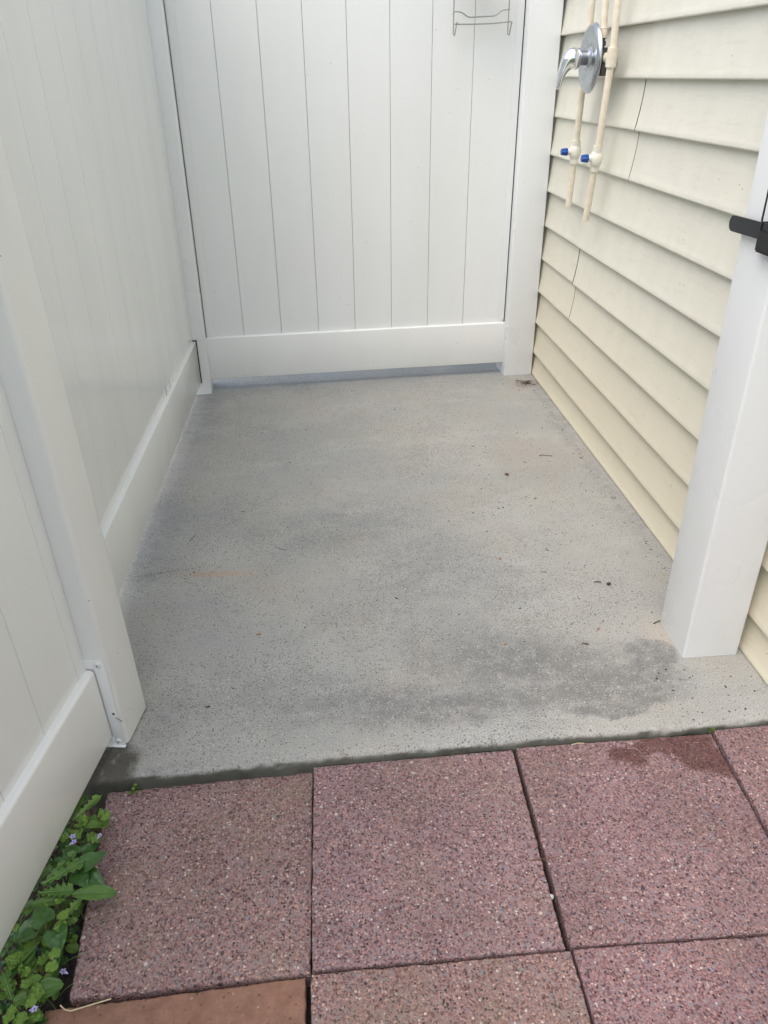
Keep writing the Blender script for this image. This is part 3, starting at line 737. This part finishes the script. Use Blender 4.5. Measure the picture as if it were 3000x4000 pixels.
# ================================================================ WEEDS
def leaf_surface(bm, base, tip, width, kind, cup=.25, droop=.0, seed=0, mi=0, roll=0.):
    """one leaf blade as a small curved grid; base/tip world points"""
    base = Vector(base); tip = Vector(tip); d = tip-base; Ln = d.length; t = d.normalized()
    side = Vector((0, 0, 1)).cross(t)
    if side.length < .05: side = Vector((1, 0, 0))
    side.normalize(); up = t.cross(side)
    if roll: side, up = side*math.cos(roll)+up*math.sin(roll), up*math.cos(roll)-side*math.sin(roll)
    rnd = random.Random(seed); nu = 34 if kind in ('lobed',) else 18; nv = 4; grid = []
    ph = rnd.random()*6
    for i in range(nu+1):
        u = i/nu
        if kind == 'heart': wd = (math.sin(math.pi*min(1, u*.93+.07)**.62))**.85*(1.08-.35*u); off = -.16*(1-u)**2
        elif kind == 'round': wd = math.sqrt(max(0, 1-(2*u-1)**2))*1.0; off = 0
        elif kind == 'strap': wd = (math.sin(math.pi*min(1, .06+u*.94))**.5)*(.75+.35*u)*(1+.05*math.sin(u*25+ph)); off = 0
        elif kind == 'lobed':
            env = (.22+.78*u**.9)*(1-max(0, u-.82)/.18*.96)
            saw = (u*6.3+ph/6) % 1.0; wd = env*(.38+.62*(saw**.8)) if u < .80 else env*(.75+.25*(1-(u-.8)/.2)); off = 0
        elif kind == 'grass': wd = (1-u)**.6; off = 0
        else: wd = math.sin(math.pi*(.04+.96*u)); off = 0
        row = []
        for j in range(-nv, nv+1):
            v = j/nv; ww = wd*width*.5
            sc = 1.
            if kind == 'round': sc = 1+.10*math.sin(11*math.atan2(v*wd, 2*u-1+1e-4)*1.0+ph) if abs(v) > .9 else 1.
            x = u*Ln + (off*width*abs(v)**1.5 if kind == 'heart' else 0)
            if kind == 'round' and u < .5: x += .25*width*(.5-u)*(1-abs(v))   # notch at the stalk
            if kind == 'lobed': x -= abs(v)*width*.16*((u*6.3+ph/6) % 1.0)
            ruf = width*.16*math.sin(6*math.atan2(v*wd, 2*u-1+1e-4)+ph)*(abs(v)*wd)**2 if kind == 'round' else 0
            z = ruf + cup*width*(abs(v)**1.4)*wd - droop*Ln*(u**2)*1.0 + droop*Ln*u*.6 + width*.055*noise.noise(Vector((u*5+seed, v*3, seed*.7))) + width*.03*math.cos(v*9+u*3)*wd
            row.append(bm.verts.new(base+t*x+side*(v*ww*sc)+up*z))
        grid.append(row)
    for a, b in zip(grid, grid[1:]):
        for j in range(2*nv):
            try: f = bm.faces.new((a[j], a[j+1], b[j+1], b[j])); f.material_index = mi; f.smooth = True
            except ValueError: pass
def ridge(bm, base, tip, r=.0009):
    base = Vector(base); tip = Vector(tip); b = base+(tip-base)*.02+Vector((0, 0, .0015)); tube(bm, [b, base.lerp(tip, .5)+Vector((0, 0, .0016)), base.lerp(tip, .88)+Vector((0, 0, .0012))], r, 5, radii=[r, r*.75, r*.2])
def plant(name, root, leaves, mat, label, cat, flowers=(), vein=True, group=None):
    root = Vector(root); e = empty(name, root, label=label, cat=cat, group=group)
    fb = bmesh.new(); sb = bmesh.new(); vb_ = bmesh.new()
    for i, (b, t, wd, kind, cup, droop) in enumerate(leaves):
        b = Vector(b); t = Vector(t); s = hash((round(b.x*1e4), round(b.y*1e4))) % 97
        leaf_surface(fb, b-root, t-root, wd, kind, cup, droop, seed=s)
        g = root+Vector(((b-root).x*.25, (b-root).y*.25, -.02))
        mid = g.lerp(b, .55)+Vector((0, 0, .014))
        tube(sb, [g-root, mid-root, b-root], .0009, 6)
        if vein and kind in ('strap', 'lobed'): ridge(vb_, b-root, t-root, .0008 if kind == 'lobed' else .0005)
    fin('leaves', fb, mat, e); fin('stems', sb, M['stem'], e)
    if len(vb_.verts): fin('midribs', vb_, M['vein'], e)
    else: vb_.free()
    for (fx, fy, fz, sz) in flowers:
        bm = bmesh.new(); c = Vector((fx, fy, fz)); rnd = random.Random(int(fx*1e4))
        az = rnd.random()*6
        for kk in range(5):
            a = az+kk*1.257; dirv = Vector((math.cos(a), math.sin(a), .25-(.5 if kk == 0 else 0)))
            leaf_surface(bm, c-root, c-root+dirv*sz*(1.25 if kk == 0 else .8), sz*.75, 'heart', .15, .1, seed=kk)
        f = fin('flower', bm, M['petal'], e)
        bm = lathe(bmesh.new(), [(0, 0), (.0003, sz*.16), (.001, sz*.14), (.0015, 0)], c-root+Vector((0, 0, .0008)), (0, 0, 1), 10); fin('flower_throat', bm, M['petal_dark'], f)
    return e
def spray(cx, cy, cz, n, rad, wd, kind, seed, tilt=.35, lift=.01):
    rnd = random.Random(seed); out = []
    for i in range(n):
        a = rnd.random()*6.28; r0 = rad*rnd.uniform(.15, .7); l = wd*rnd.uniform(.85, 1.15)
        b = Vector((cx+math.cos(a)*r0, cy+math.sin(a)*r0, cz+rnd.uniform(-.012, lift)))
        t = b+Vector((math.cos(a+rnd.uniform(-.6, .6))*l, math.sin(a+rnd.uniform(-.6, .6))*l, rnd.uniform(-tilt, tilt*.4)*l))
        out.append((b, t, wd*rnd.uniform(.85, 1.1), kind, rnd.uniform(.05, .22), rnd.uniform(0, .2)))
    return out
GZ = -.03
# dandelions
plant('dandelion', (-.485, .955, GZ), [((-.478, .955, .012), (-.418, .958, .004), .016, 'strap', .10, .12), ((-.480, .965, .015), (-.438, 1.008, .028), .026, 'lobed', .15, .1), ((-.49, .95, .01), (-.455, .920, .022), .020, 'lobed', .2, .1), ((-.49, .97, .01), (-.478, 1.02, .015), .018, 'strap', .2, .1)],
      M['leaf_light'], 'bright green dandelion with a strap leaf, nearest the slab corner', 'weed')
plant('dandelion', (-.500, .835, GZ), [((-.490, .830, .030), (-.434, .873, .026), .040, 'lobed', .12, .08), ((-.497, .820, .022), (-.440, .823, .018), .040, 'lobed', .12, .05), ((-.445, .817, .016), (-.379, .824, .002), .030, 'strap', .10, .10), ((-.505, .804, .018), (-.452, .812, .012), .022, 'strap', .15, .05), ((-.500, .845, .01), (-.455, .90, .02), .025, 'lobed', .2, .1)],
      M['leaf_mid'], 'large toothed dandelion whose reddish tipped leaf lies over the paver', 'weed')
plant('dandelion', (-.470, .775, GZ), [((-.462, .772, .0), (-.428, .812, .012), .026, 'lobed', .18, .05), ((-.466, .770, 0), (-.430, .785, .0), .022, 'lobed', .18, .05), ((-.48, .76, .0), (-.505, .70, .02), .022, 'strap', .2, .1), ((-.475, .76, 0), (-.462, .742, .0), .018, 'strap', .2, .1)],
      M['leaf_light'], 'pale green dandelion rosette half way along the paver edge', 'weed')
plant('dandelion', (-.495, .655, GZ), [((-.487, .656, .012), (-.424, .680, .008), .034, 'strap', .12, .12), ((-.49, .66, .01), (-.515, .70, .02), .024, 'lobed', .2, .1), ((-.49, .65, .0), (-.455, .628, .01), .022, 'lobed', .2, .1)],
      M['leaf_mid'], 'dandelion with one broad leaf beside the dry straw', 'weed')
# violets
plant('wild_violet', (-.445, .88, GZ), [((-.437, .862, .022), (-.405, .893, .020), .036, 'heart', .14, .25), ((-.432, .852, .012), (-.400, .838, .004), .034, 'heart', .10, .3), ((-.445, .853, .015), (-.424, .828, .014), .032, 'heart', .18, .2), ((-.462, .89, .016), (-.480, .915, .012), .030, 'heart', .15, .2), ((-.452, .905, .0), (-.430, .925, .0), .030, 'heart', .1, .2)],
      M['leaf_dark'], 'dark glossy violet with a folded heart leaf over the paver edge', 'weed', group=None)
plant('wild_violet', (-.475, .745, GZ), [((-.456, .758, .015), (-.440, .722, .010), .036, 'heart', .10, .2), ((-.470, .765, .026), (-.495, .795, .026), .036, 'heart', .15, .2), ((-.485, .755, .026), (-.515, .740, .024), .036, 'heart', .18, .2), ((-.460, .742, -.004), (-.446, .712, -.008), .032, 'heart', .12, .2), ((-.49, .73, .01), (-.505, .69, .012), .032, 'heart', .15, .2)],
      M['leaf_dark'], 'dark violet with a single round heart leaf resting on the paver', 'weed')
# ground ivy
ivy = [((-.445, .965), 'ground ivy tuft at the paver corner, topmost of the weeds', 9, 11, [(-.425, .925, .018, .006)]),
       ((-.458, .922), 'ground ivy with a pair of lilac flowers under the gate rail', 9, 12, [(-.465, .914, .034, .0075), (-.462, .906, .030, .0075)]),
       ((-.462, .785), 'pale crinkled ground ivy tuft between the violet leaves', 9, 13, []),
       ((-.462, .703), 'ground ivy with a fallen lilac flower on the paver', 10, 14, [(-.438, .711, -.016, .007)]),
       ((-.470, .650), 'dense ground ivy clump with a lilac flower at the bottom left', 16, 15, [(-.450, .638, .022, .0075)]),
       ((-.500, .700), 'ground ivy sprawling under the lower edge of the gate', 13, 16, [])]
for (x, y), lab, n, sd_, fl in ivy:
    plant('ground_ivy', (x, y, GZ), spray(x, y, .004, n, .026, .0175, 'round', sd_, lift=.022), M['leaf_light'], lab, 'weed', flowers=fl, vein=False)
# tiny sprigs in the joints
plant('seedling', (-.400, 1.0575, -.026), spray(-.400, 1.0575, -.018, 9, .010, .0065, 'round', 21, lift=.006), M['leaf_light'], 'tiny green seedling in the joint between slab and left paver', 'seedling', vein=False)
plant('seedling', (.7555, 1.0795, -.010), spray(.7555, 1.0795, -.004, 10, .005, .0045, 'round', 22, lift=.002), M['leaf_mid'], 'tiny moss tuft in the joint by the wet stain', 'moss', vein=False)
# undergrowth nobody could count
bm = bmesh.new(); rnd = random.Random(5)
for i in range(560):
    y = rnd.uniform(.50, 1.02); gx = -.403-.171*((1.255-y)/.985)     # gate face line
    x = rnd.uniform(gx-.16, min(-.438-.012*rnd.random(), gx+.13)); z = -.045+rnd.uniform(0, .045)*(1 if x < -.46 else .45)
    a = rnd.random()*6.28; l = rnd.uniform(.010, .022); kind = rnd.choice(['round', 'round', 'heart', 'strap'])
    b = Vector((x, y, z)); t = b+Vector((math.cos(a)*l, math.sin(a)*l, rnd.uniform(-.3, .5)*l))
    leaf_surface(bm, b, t, l*rnd.uniform(.5, 1.), kind, .15, .1, seed=i, mi=rnd.choice([0, 0, 1, 2]))
for i in range(200):
    y = rnd.uniform(.50, 1.0); gx = -.403-.171*((1.255-y)/.985); x = rnd.uniform(gx-.12, -.445)
    b = Vector((x, y, -.055)); a = rnd.random()*6.28; l = rnd.uniform(.03, .075)
    leaf_surface(bm, b, b+Vector((math.cos(a)*l*.8, math.sin(a)*l*.8, l*rnd.uniform(.4, .9))), .0024, 'grass', .2, .5, seed=i, mi=rnd.choice([1, 2]))
tag(fin('undergrowth', bm, [M['leaf_dark'], M['leaf_mid'], M['leaf_light']]), 'tangled green undergrowth and grass between gate and pavers', 'weeds', kind='stuff')

# ================================================================ LITTER
def flake(name, p, ln, wd, rot, mat, label, cat, kind='strap', curl=.25, z=.0006, group=None):
    bm = bmesh.new(); d = Vector((math.cos(rot), math.sin(rot), 0))
    leaf_surface(bm, -d*ln/2+Vector((0, 0, .001)), d*ln/2+Vector((0, 0, .0015)), wd, kind, curl, .1, seed=int(abs(p[0])*999))
    lo = min(v.co.z for v in bm.verts)
    for v in bm.verts: v.co.z -= lo
    o = fin(name, bm, mat); o.location = (p[0], p[1], z); o.scale = (.8, .8, .8); md = o.modifiers.new('t', 'SOLIDIFY'); md.thickness = .0006; md.offset = 1
    return tag(o, label, cat, group)
def stick(name, pts, r, mat, label, cat, taper=.6):
    bm = tube(bmesh.new(), pts, r, 7, radii=[r*(1-(1-taper)*i/(len(pts)-1)) for i in range(len(pts))]); c = Vector(pts[0])
    bmesh.ops.translate(bm, verts=bm.verts, vec=-c); o = fin(name, bm, mat, ang=60); o.location = c; return tag(o, label, cat)
flake('leaf_scrap', (.601, 2.238), .020, .014, .6, M['brownleaf'], 'dark brown curled leaf scrap on the slab left of the stained area near the siding', 'leaf', 'heart', .5)
flake('leaf_scrap', (.465, 1.740), .014, .009, 1.2, M['orangeleaf'], 'orange brown leaf scrap in the middle of the slab', 'leaf', 'heart', .4)
flake('leaf_scrap', (.583, 1.362), .022, .010, -.3, M['brownleaf'], 'reddish brown leaf scrap on the dark stained concrete', 'leaf', 'lobed', .4)
flake('leaf_scrap', (.630, 1.412), .018, .007, .8, M['orangeleaf'], 'thin reddish leaf scrap just behind the dark stained concrete', 'leaf', 'lobed', .4)
flake('leaf_scrap', (.395, 1.381), .011, .008, .2, M['tan_leaf'], 'small round tan leaf scrap on the speckled front concrete', 'leaf', 'round', .3)
flake('leaf_scrap', (-.260, 2.082), .018, .005, .05, M['twig'], 'olive leaf fragment on the clean left part of the slab', 'leaf', 'lobed', .3)
flake('leaf_scrap', (-.181, 1.477), .016, .011, .1, M['tan_leaf'], 'papery ring shaped leaf fragment on the front left of the slab', 'leaf', 'lobed', .3)
flake('leaf_scrap', (-.025, 1.474), .018, .004, 1.4, M['tan_leaf'], 'slender tan seed husk standing lengthwise on the front of the slab', 'husk', 'strap', .3)
flake('leaf_scrap', (.693, 1.604), .026, .0055, -.05, M['twig'], 'dark pointed seed husk on the slab by the gate post', 'husk', 'strap', .3)
flake('leaf_scrap', (.565, 1.664), .022, .006, -.2, M['bug'], 'dark insect husk on the right of the slab', 'husk', 'lobed', .3)
flake('leaf_scrap', (.603, 1.770), .020, .004, -.3, M['brownleaf'], 'thin brown leaf scrap on the slab short of the insect husk', 'leaf', 'lobed', .3)
flake('leaf_scrap', (.308, 1.888), .014, .005, .3, M['tan_leaf'], 'small tan leaf fragment near the centre of the slab', 'leaf', 'strap', .3)
flake('leaf_scrap', (.88, 3.085), .034, .012, .1, M['brownleaf'], 'dark brown leaf heap fragment in the far corner by the siding', 'leaf', 'lobed', .5)
def lump(name, p, r, mat, label, cat, sq=(1, .8, .7)):
    bm = bmesh.new(); bmesh.ops.create_icosphere(bm, subdivisions=2, radius=r)
    for v in bm.verts:
        v.co *= 1+.25*noise.noise(v.co*(1.2/r)+Vector(p)); v.co.x *= sq[0]; v.co.y *= sq[1]; v.co.z *= sq[2]
    lo = min(v.co.z for v in bm.verts); o = fin(name, bm, mat, smooth=True); o.location = (p[0], p[1], p[2]-lo); return tag(o, label, cat)
lump('crumb', (.718, 1.589, 0), .0055, M['bug'], 'round dark brown crumb next to the pointed husk on the slab', 'crumb')
lump('pebble', (.3330, .762, -.024), .0055, M['pebble'], 'pale grey pebble stuck in the open joint between two pavers', 'pebble')
stick('twig', [(.770, 1.4200, .0015), (.780, 1.4235, .003), (.790, 1.427, .004)], .0016, M['twig'], 'short brown twig against the foot of the right gate post', 'twig')
stick('twig', [(-.150, 1.862, .0006), (-.137, 1.856, .0006), (-.126, 1.850, .0006), (-.118, 1.842, .0006)], .0005, M['twig'], 'thin curved twig on the left middle of the slab', 'twig')
stick('twig', [(-.402, 1.925, .0010), (-.396, 1.938, .0012), (-.390, 1.950, .0010), (-.388, 1.958, .001)], .0009, M['twig'], 'dark rough twig near the left fence rail', 'twig')
stick('twig', [(.745, 2.368, .001), (.757, 2.374, .001), (.768, 2.367, .001), (.788, 2.362, .001)], .0015, M['twig'], 'brown bent twig on the slab close to the siding', 'twig')
stick('twig', [(.84, 3.115, .002), (.87, 3.10, .003), (.905, 3.098, .002)], .0016, M['twig'], 'twig lying in the far corner by the back post', 'twig')
stick('straw', [(-.432, .6660, -.024), (-.424, .6600, -.0265), (-.415, .6580, -.0270), (-.359, .6685, -.0245)], .0011, M['straw'], 'pale dry straw lying across the joint above the terracotta paver', 'straw', .9)
stick('pine_needle', [(.315, .8265, -.0115), (.346, .8262, -.0112), (.362, .8275, -.0105)], .0007, M['brownleaf'], 'thin reddish needle bridging the open joint between pavers', 'needle', .8)
stick('pine_needle', [(.600, 1.0700, -.0112), (.625, 1.0715, -.0110), (.655, 1.0700, -.0112)], .0004, M['brownleaf'], 'dry grass blade along the slab edge at the wet stain', 'grass blade', .8)
stick('twig', [(.462, 1.0735, -.0105), (.476, 1.0745, -.009), (.488, 1.0742, -.0100)], .0010, M['straw'], 'tan splinter caught where slab and right paver meet', 'twig', .8)
# dry bristles stuck on the left fence rail
stick('dry_stalk', [(-.519, 2.50, .228), (-.5225, 2.512, .262), (-.528, 2.522, .290)], .0007, M['twig'], 'tall dark bristle standing on the left fence rail', 'stalk', .4)
stick('dry_stalk', [(-.519, 2.575, .228), (-.520, 2.58, .255)], .0006, M['twig'], 'short dark bristle on the left fence rail', 'stalk', .4)
# countless dark crumbs on the slab (denser to the right and along the walls)
bm = bmesh.new(); rnd = random.Random(11)
def addlump(x, y, r, z=0., el=1.):
    a = rnd.random()*3.14; m4 = Matrix.Translation((x, y, z+r*.35)) @ Matrix.Rotation(a, 4, 'Z') @ Matrix.Diagonal((el, .8, .5, 1))
    ret = bmesh.ops.create_icosphere(bm, subdivisions=1, radius=r, matrix=m4)
    for v in ret['verts']: v.co += Vector((rnd.uniform(-.2, .2), rnd.uniform(-.2, .2), 0))*r
for i in range(230):
    if rnd.random() < .62:
        x = rnd.gauss(.66, .16); y = rnd.gauss(2.05, .50)
    else:
        x = rnd.uniform(-.40, .9); y = rnd.uniform(1.12, 3.1)
    if x > .905 or x < -.44 or y < 1.12 or y > 3.2: continue
    if .77 < x and 1.27 < y < 1.44: continue
    addlump(x, y, rnd.uniform(.0010, .0024), 0, rnd.choice([1, 1, 1.5, 2.6]))
for i in range(70): addlump(.9-abs(rnd.gauss(0, .012)), rnd.uniform(1.45, 3.1), rnd.uniform(.0008, .002), 0, rnd.choice([1, 2.5]))
for i in range(60): addlump(rnd.gauss(.885, .02), rnd.gauss(3.075, .014), rnd.uniform(.001, .003), 0, rnd.choice([1, 2.5]))
for i in range(26): addlump(rnd.uniform(.70, .92), rnd.uniform(1.10, 1.26), rnd.uniform(.0008, .0024), 0, rnd.choice([1, 1.8]))
tag(fin('soil_crumbs', bm, M['crumb'], smooth=True), 'scattered dark crumbs and grit on the concrete slab', 'grit', kind='stuff')
# dirt grains on top of the rails and in the paver joints
bm = bmesh.new()
for i in range(34):
    y = rnd.uniform(1.45, 3.05); X0 = -.459+math.sin(R(1.0))*0-.0175*(3.11-y)
    addlump(X0-.0505+rnd.uniform(-.001, .003), y, rnd.uniform(.0004, .0009), .2288, rnd.choice([1, 3]))
tag(fin('rail_grit', bm, M['crumb'], smooth=True), 'fine dark grit gathered on top of the left fence rail', 'grit', kind='stuff')
